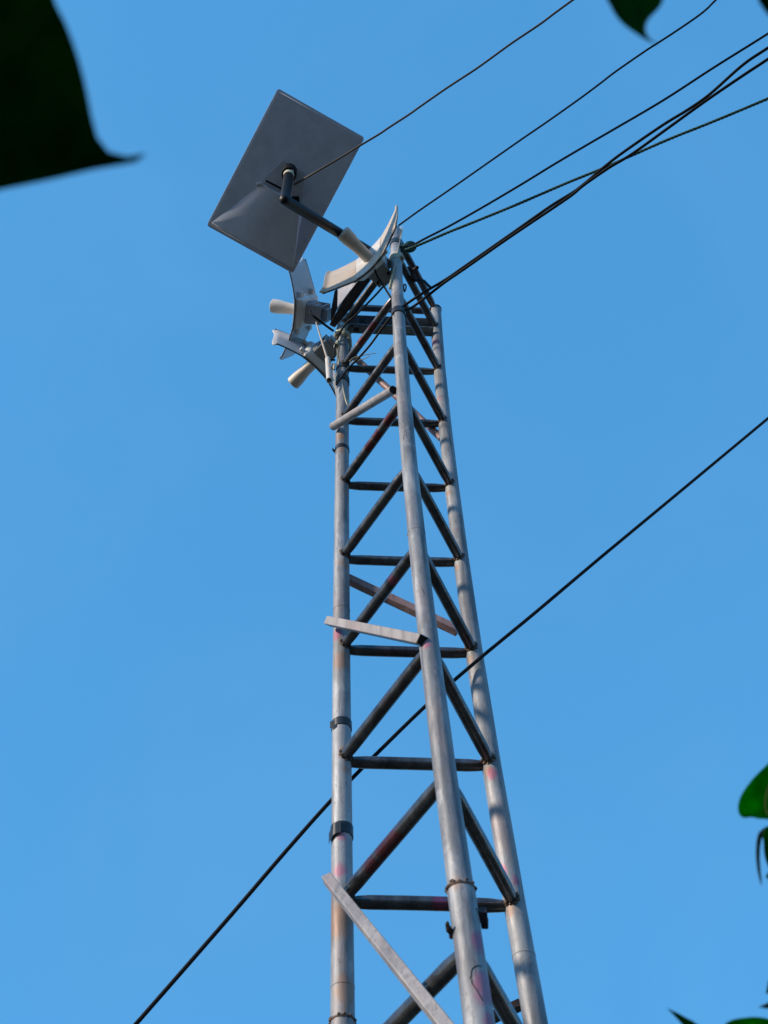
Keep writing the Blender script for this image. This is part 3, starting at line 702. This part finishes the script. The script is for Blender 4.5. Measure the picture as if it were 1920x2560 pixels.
# ------------------------------------------------------------------ straps, tape, ties and clamps
def band(i, py, h, m, name, label, cat, group=None, extra=.0022, tail=None, tilt=(0, 0)):
    c, _ = leg_px(i, py); r = RAD[i]+extra; mb = MB()
    n = 28; b = 0
    up = (leg_at_z(i, c.z+.1)-c).normalized(); x, y = mb.frame(up)
    rr = [[], [], [], []]
    for k in range(n):
        a = 2*math.pi*k/n; o = x*math.cos(a)+y*math.sin(a); sh_ = o.x*tilt[0]+o.y*tilt[1]
        for q, (rad, hh) in enumerate(((r, h/2), (r, -h/2), (r-extra-.0008, -h/2), (r-extra-.0008, h/2))): rr[q].append(c+o*rad+up*(hh+sh_))
    loft(mb, [rr[0], rr[1], rr[2], rr[3]])
    if tail:
        pts = smooth([P(*q) for q in tail], 6); w_ = h/2
        for a_, b_ in zip(pts[:-1], pts[1:]):
            s0 = len(mb.v); nn_ = vdir(a_)*.0012
            mb.v += [a_+up*w_+nn_, a_-up*w_+nn_, b_-up*w_+nn_, b_+up*w_+nn_, a_+up*w_-nn_, a_-up*w_-nn_, b_-up*w_-nn_, b_+up*w_-nn_]
            mb.f += [(s0, s0+1, s0+2, s0+3), (s0+7, s0+6, s0+5, s0+4), (s0, s0+3, s0+7, s0+4), (s0+1, s0+5, s0+6, s0+2), (s0, s0+4, s0+5, s0+1), (s0+3, s0+2, s0+6, s0+7)]
    return tag(mb.build(name, m, None, c), label, cat, group)
TG = 'black tape strips wound round the left leg'
d_ = leg_depth(0, 1120)-.028
band(0, 1126, .020, M_TAPE, 'tape_strip', 'narrow black tape with a curled loose tail, highest below the step pipe', 'tape', TG, tail=[(856, 1125, d_), (838, 1128, d_+.006), (831, 1122, d_+.012), (831, 1114, d_+.014)], tilt=(0, 0))
d_ = leg_depth(0, 1810)-.027
band(0, 1815, .024, M_TAPE, 'tape_strip', 'black tape with a folded square flap above the lowest cable crossing', 'tape', TG, tail=[(848, 1808, d_), (838, 1810, d_), (825, 1812, d_+.004)])
d_ = leg_depth(0, 2075)-.028
band(0, 2082, .030, M_TAPE, 'tape_strip', 'wide black tape with a hanging flap, lowest on the left leg', 'tape', TG, tail=[(852, 2066, d_), (835, 2072, d_), (826, 2088, d_), (822, 2098, d_+.003)])
band(0, 927, .012, M_TAPE, 'tape_strip', 'thin black tape below the white whip tube', 'tape', TG, .003)
band(0, 955, .038, M_TAPE, 'tape_strip', 'broad black tape where the slanting cable meets the left leg', 'tape', TG, .004)
band(1, 612, .040, M_TAPE, 'tape_strip', 'black tape round the very top of the front leg', 'tape', extra=.003)
band(1, 786, .040, M_TAPE, 'tape_strip', 'black tape on the front leg where the cable pair is looped', 'tape', extra=.004)
band(1, 640, .030, M_TIE, 'rope_lashing', 'cream lashing round the front leg just under the black tape', 'lashing', extra=.009, tilt=(.3, .1))
band(0, 898, .006, M_TIE, 'cable_tie', 'upper cream cable tie on the left leg', 'cable tie', 'cream cable ties on the left leg', .004, tilt=(.2, -.2))
band(0, 909, .006, M_TIE, 'cable_tie', 'lower cream cable tie on the left leg', 'cable tie', 'cream cable ties on the left leg', .004, tilt=(-.3, .2))
# pale plastic wound on the left leg
m = MB(); a_, b_ = leg_px(0, 826)[0], leg_px(0, 872)[0]; n = 22
for s_ in range(3):
    q = []; ph = s_*1.3
    for i in range(40):
        t = i/39; c = a_.lerp(b_, t*.8+s_*.1); an = ph+t*8; rr_ = RAD[0]+.004+.006*math.sin(t*9+s_)**2
        q.append(c+Vector((math.cos(an)*rr_, math.sin(an)*rr_, 0)))
    m.tube(q, [.006+.004*math.sin(i*.7)**2 for i in range(40)], 7)
tag(m.build('plastic_wrap', M_WRAP, None, a_), 'crumpled pale green plastic wound round the left leg top', 'wrap')
# pale insulator collar with eye at the front leg top
c, dC = leg_px(1, 648); m = MB(); m.lathe(c-Vector((0, 0, .035)), (0, 0, 1), [(0, .0242), (.012, .0275), (.05, .0285), (.062, .0245)], 22)
p0 = P(1003, 646, dC-.03); m.lathe(p0, vdir(p0), [(-.02, .014), (.0, .014), (.004, .010)], 14)
collar = tag(m.build('pipe_collar', M_TIE, None, c), 'yellowed collar around the front leg below the rope knot', 'collar')
eye = MB().lathe(p0, vdir(p0), [(.0035, .0055), (.0055, .005)], 12).build('eye_hole', M_INSIDE, collar, c)
# knot of the rope
m = MB(); c = P(1016, 620, leg_depth(1, 620)-.02)
for s_ in range(4):
    q = []
    for i in range(16):
        an = i/15*2*math.pi; q.append(c+Vector((math.cos(an)*.022+s_*.008-.008, math.sin(an)*.014, math.sin(an+s_)*.014+.004*s_)))
    m.tube(q, .0062, 7)
tag(m.build('rope_knot', M_ROPE, None, c), 'dark green rope knot tied at the top of the front leg', 'knot')
# dark clamp and hook by the weld seam
pc = P(1198, 2288, leg_depth(1, 2288)+.005)
m = MB(); m.box(pc, (RT, UP, FW), (.013, .010, .012)); m.box(pc+RT*.009-UP*.012, (RT, UP, FW), (.006, .009, .009)); m.box(pc-RT*.010+UP*.009, (RT, UP, FW), (.006, .006, .012))
tag(m.build('pipe_clamp', M_DARK, None, pc, .002), 'black rusty clamp on the right side of the front leg below its weld seam', 'clamp')
dh = leg_depth(1, 2330)-.005
m = MB(); m.tube(smooth([P(1119, 2304, dh), P(1118, 2318, dh), P(1121, 2328, dh), P(1130, 2340, dh+.01)], 5), [.002]+[.0030+.0006*math.sin(i) for i in range(14)]+[.006], 8)
m.tube(smooth([P(1118, 2316, dh), P(1124, 2322, dh), P(1132, 2338, dh+.01)], 5), .0042, 8)
tag(m.build('wire_hook', M_DARK, None, P(1121, 2328, dh)), 'small dark hooked scrap on the left side of the front leg', 'hook')
# bolts and loop on the right top bar
pb = P(*z1(1268, 628), 4.62); m = MB(); m.lathe(pb, -vdir(pb), [(-.006, .006), (-.004, .009), (.006, .009)], 10); m.tube([pb, P(*z1(1235, 640), 4.64)], .005, 8)
tag(m.build('loose_bolt', M_DARK, None, pb), 'dark bolt head sticking out of the right top bar', 'bolt')
m = MB(); q = [P(*z1(a_, b_), 4.18) for a_, b_ in ((1160, 765), (1175, 770), (1178, 795), (1166, 828), (1160, 800), (1160, 765))]; m.tube(smooth(q, 4), .0028, 7)
tag(m.build('wire_loop', M_DARK, None, q[0]), 'small dark wire loop hanging right of the front leg', 'wire')
m = MB(); q = [P(*z1(a_, b_), d_) for a_, b_, d_ in ((1190, 640, 4.52), (1215, 660, 4.5), (1225, 690, 4.48), (1240, 735, 4.45))]; m.tube(smooth(q, 5), [.010+.005*math.sin(i*2.1) for i in range(16)], 8)
tag(m.build('cable_gland', M_DARK, None, q[0]), 'ragged black tape bundle on the right top bars', 'tape')

# ------------------------------------------------------------------ near leaves, out of focus
def leaf(root, base, tip, half, nrm, m, prof, cup=.25, bend=.1, off=None, rib=True, side=(1, 1)):
    base, tip = Vector(base), Vector(tip); ax = tip-base; L = ax.length; d = ax/L
    nv_ = Vector(nrm); nv_ = (nv_-d*nv_.dot(d)).normalized(); x = d.cross(nv_)
    def fn(u, v):
        k = v*2-1; hw = prof(u)*half*(side[0] if k < 0 else side[1])
        return base+d*L*u+x*hw*k+nv_*(cup*abs(k)*hw-bend*L*(u-.5)**2*2+.006*half*math.sin(u*60)*abs(k)), nv_
    o = MB().sheet(fn, 30, 10, .0005).build('leaf', m, root, off, 0, 60)
    if rib:
        pts = [base+d*L*u-nv_*(bend*L*(u-.5)**2*2+.0004) for u in [i/12 for i in range(12)]]
        r_ = MB().tube(pts, [.0012*(1-.8*i/12) for i in range(12)], 6).build('midrib', M_RIBL, o, off)
    return o
def acum(u):                                     # broad leaf with a drawn-out drip tip
    if u > .86: return .145*((1-u)/.14)**.75+.004
    return max(.004, (math.sin(math.pi*min(1, (u/.86)**.80*.96+.0)) ** .62)*(1-.0*u)) if u < .43 else .145+.855*math.cos((u-.43)/.43*math.pi/2)**.9
def resample(pts, n):
    P_ = smooth([Vector((x_, y_, 0)) for x_, y_ in pts], 8); L_ = [0]
    for a_, b_ in zip(P_[:-1], P_[1:]): L_.append(L_[-1]+(b_-a_).length)
    o = []; j = 0
    for i in range(n+1):
        t = L_[-1]*i/n
        while j < len(L_)-2 and L_[j+1] < t: j += 1
        o.append(P_[j].lerp(P_[j+1], (t-L_[j])/max(1e-9, L_[j+1]-L_[j])))
    return o
def leaf_o(root, ea, eb, dep, cup, m, off, rib=False):      # leaf blade between its two edges, cupped, veined and tilted in depth
    n = 36; A_, B_ = resample(ea, n), resample(eb, n); W_ = max((A_[i]-B_[i]).length for i in range(n+1))
    def pos(u, v):
        i = min(n-1, int(u*n)); f = u*n-i; p = A_[i].lerp(A_[i+1], f).lerp(B_[i].lerp(B_[i+1], f), v); k = abs(v*2-1)
        wd_ = (A_[i]-B_[i]).length/max(W_, 1)
        d_ = dep[0]+(dep[1]-dep[0])*u + cup*(.5-k)*wd_ + cup*.9*(u-.5)**2 + .06*cup*math.sin(u*70-k*7)*k*wd_ + .12*cup*math.sin(u*13+v*5)*k
        return P(p.x, p.y, d_)
    def fn(u, v): return pos(u, v), -FW
    o = MB().sheet(fn, n, 12, .0005).build('leaf', m, root, off, 0, 60)
    if rib: MB().tube([pos(i/16, .5)-FW*.0008 for i in range(16)], [.0013*(1-.75*i/15) for i in range(16)], 6).build('midrib', M_RIBL, o, off)
    return o
def ovate(u): return max(.003, math.sin(math.pi*u**.42)**.75)
def oval(u): return max(.003, math.sin(math.pi*u**.9)**.75)
# left shrub
sb = P(-420, -420, .47); g0 = Vector((-.75, .10, 0))
shl = thing('leafy_shrub', g0, 'very dark broad leaf of a shrub close by, in the upper left corner', 'shrub')
st = smooth([g0, g0+Vector((.05, .05, .8)), g0+Vector((.12, .06, 1.5)), sb+Vector((-.10, 0, .02)), sb], 8)
MB().tube(st, [.012-.009*i/(len(st)-1) for i in range(len(st))], 8).build('stem', M_STEM, shl, g0)
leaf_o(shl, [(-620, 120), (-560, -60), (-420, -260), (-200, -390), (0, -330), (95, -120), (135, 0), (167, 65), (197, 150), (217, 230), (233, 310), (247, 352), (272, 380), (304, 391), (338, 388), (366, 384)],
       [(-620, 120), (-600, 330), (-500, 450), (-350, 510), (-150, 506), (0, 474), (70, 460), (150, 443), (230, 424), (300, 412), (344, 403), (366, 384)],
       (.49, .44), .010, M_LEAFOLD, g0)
for q in range(6):
    p = st[12+q*3]; an = q*2.2; tp = p+Vector((-abs(math.cos(an))*.10-.02, -abs(math.sin(an))*.08, .03))
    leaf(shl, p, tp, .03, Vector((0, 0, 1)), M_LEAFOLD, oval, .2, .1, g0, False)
# right shrub
g1 = Vector((1.0, .35, 0))
shr = thing('leafy_shrub', g1, 'shrub with small bright green leaves reaching in along the right edge', 'shrub')
rb_ = P(2080, 2250, .95)
st = smooth([g1, g1+Vector((-.05, .05, .8)), g1+Vector((-.2, .1, 1.4)), P(2230, 2700, .95), rb_, P(2000, 1900, .97)], 8)
MB().tube(st, [.010-.008*i/(len(st)-1) for i in range(len(st))], 8).build('stem', M_STEM, shr, g1)
def tw(a, b): MB().tube([a, a.lerp(b, .5)+Vector((0, 0, .004)), b], [.002, .0016, .0012], 6).build('twig', M_STEM, shr, g1)
leaf_o(shr, [(1934, 2052), (1915, 2048), (1895, 2047), (1880, 2043), (1862, 2045), (1851, 2040), (1845, 2022), (1850, 1996), (1862, 1974), (1885, 1944), (1920, 1909), (1936, 1886), (1948, 1856)],
       [(1934, 2052), (1952, 2048), (1972, 2025), (1980, 1985), (1976, 1940), (1964, 1895), (1948, 1856)], (.96, .98), .006, M_LEAFY, g1, True); tw(P(2040, 2075, .96), P(1934, 2052, .96))
leaf_o(shr, [(1950, 2062), (1925, 2064), (1905, 2074), (1898, 2088), (1908, 2098), (1910, 2128), (1915, 2152), (1926, 2178)], [(1950, 2062), (1962, 2090), (1958, 2130), (1945, 2160), (1926, 2178)], (.965, .96), .004, M_LEAF, g1); tw(P(2060, 2120, .96), P(1950, 2062, .965))
leaf_o(shr, [(1912, 2072), (1897, 2082), (1891, 2108), (1890, 2140), (1893, 2172), (1898, 2196), (1904, 2216)], [(1912, 2072), (1906, 2092), (1901, 2118), (1900, 2150), (1902, 2180), (1904, 2198), (1904, 2216)], (.955, .945), .003, M_LEAFPALE, g1)
leaf_o(shr, [(1850, 2690), (1800, 2606), (1742, 2560), (1716, 2545), (1690, 2531), (1668, 2521)], [(1850, 2690), (1790, 2660), (1735, 2600), (1706, 2562), (1686, 2540), (1668, 2521)], (.94, .96), .004, M_LEAF, g1); tw(P(2150, 2720, .95), P(1850, 2690, .94))
leaf_o(shr, [(2010, 2600), (1980, 2562), (1920, 2547), (1890, 2543), (1860, 2545), (1832, 2550), (1812, 2560)], [(2010, 2600), (1970, 2640), (1900, 2650), (1850, 2620), (1825, 2585), (1812, 2560)], (.94, .95), .006, M_LEAFY, g1, True); tw(P(2120, 2600, .95), P(2010, 2600, .94))
leaf_o(shr, [(1990, 2470), (1955, 2480), (1925, 2504), (1896, 2518)], [(1990, 2470), (1965, 2510), (1930, 2522), (1896, 2518)], (.94, .93), .002, M_LEAFPALE, g1); tw(P(2100, 2460, .95), P(1990, 2470, .94))
leaf_o(shr, [(1985, 2420), (1950, 2425), (1925, 2445), (1915, 2484)], [(1985, 2420), (1970, 2465), (1940, 2485), (1915, 2484)], (.95, .95), .002, M_LEAF, g1)
leaf_o(shr, [(1985, 2170), (1950, 2165), (1925, 2178), (1914, 2192)], [(1985, 2170), (1960, 2205), (1930, 2204), (1914, 2192)], (.95, .95), .002, M_LEAF, g1)
# overhanging branch at the upper right
g2 = Vector((.95, -.30, 0))
shb = thing('leafy_branch', g2, 'hanging green leaf tip of an overhanging branch, top right', 'branch')
pb_ = P(1560, -330, .60)
st = smooth([g2, g2+Vector((-.05, .05, 1.0)), g2+Vector((-.15, .1, 1.9)), P(2300, -500, .7), P(1900, -420, .62), pb_], 8)
MB().tube(st, [.012-.009*i/(len(st)-1) for i in range(len(st))], 8).build('stem', M_STEM, shb, g2)
leaf_o(shb, [(1545, -310), (1480, -240), (1450, -140), (1490, -50), (1520, 2), (1536, 32), (1551, 52), (1571, 70), (1595, 86), (1614, 98), (1646, 112)],
       [(1545, -310), (1620, -230), (1658, -140), (1668, -50), (1658, 0), (1648, 20), (1632, 36), (1619, 52), (1614, 68), (1616, 84), (1626, 98), (1646, 112)], (.61, .585), .005, M_LEAF, g2)
leaf_o(shb, [(2030, -220), (1940, -160), (1895, -70), (1896, -4), (1906, 16), (1922, 38), (1950, 58)], [(2030, -220), (2060, -120), (2040, -20), (2000, 40), (1950, 58)], (.62, .60), .004, M_LEAFOLD, g2)
for q in range(5):
    p = st[20+q*3]; an = q*2.2; tp = p+Vector((.06, -abs(math.sin(an))*.08-.03, .03*math.cos(an)))
    leaf(shb, p, tp, .022, Vector((0, 0, 1)), M_LEAF, oval, .2, .1, g2, False)
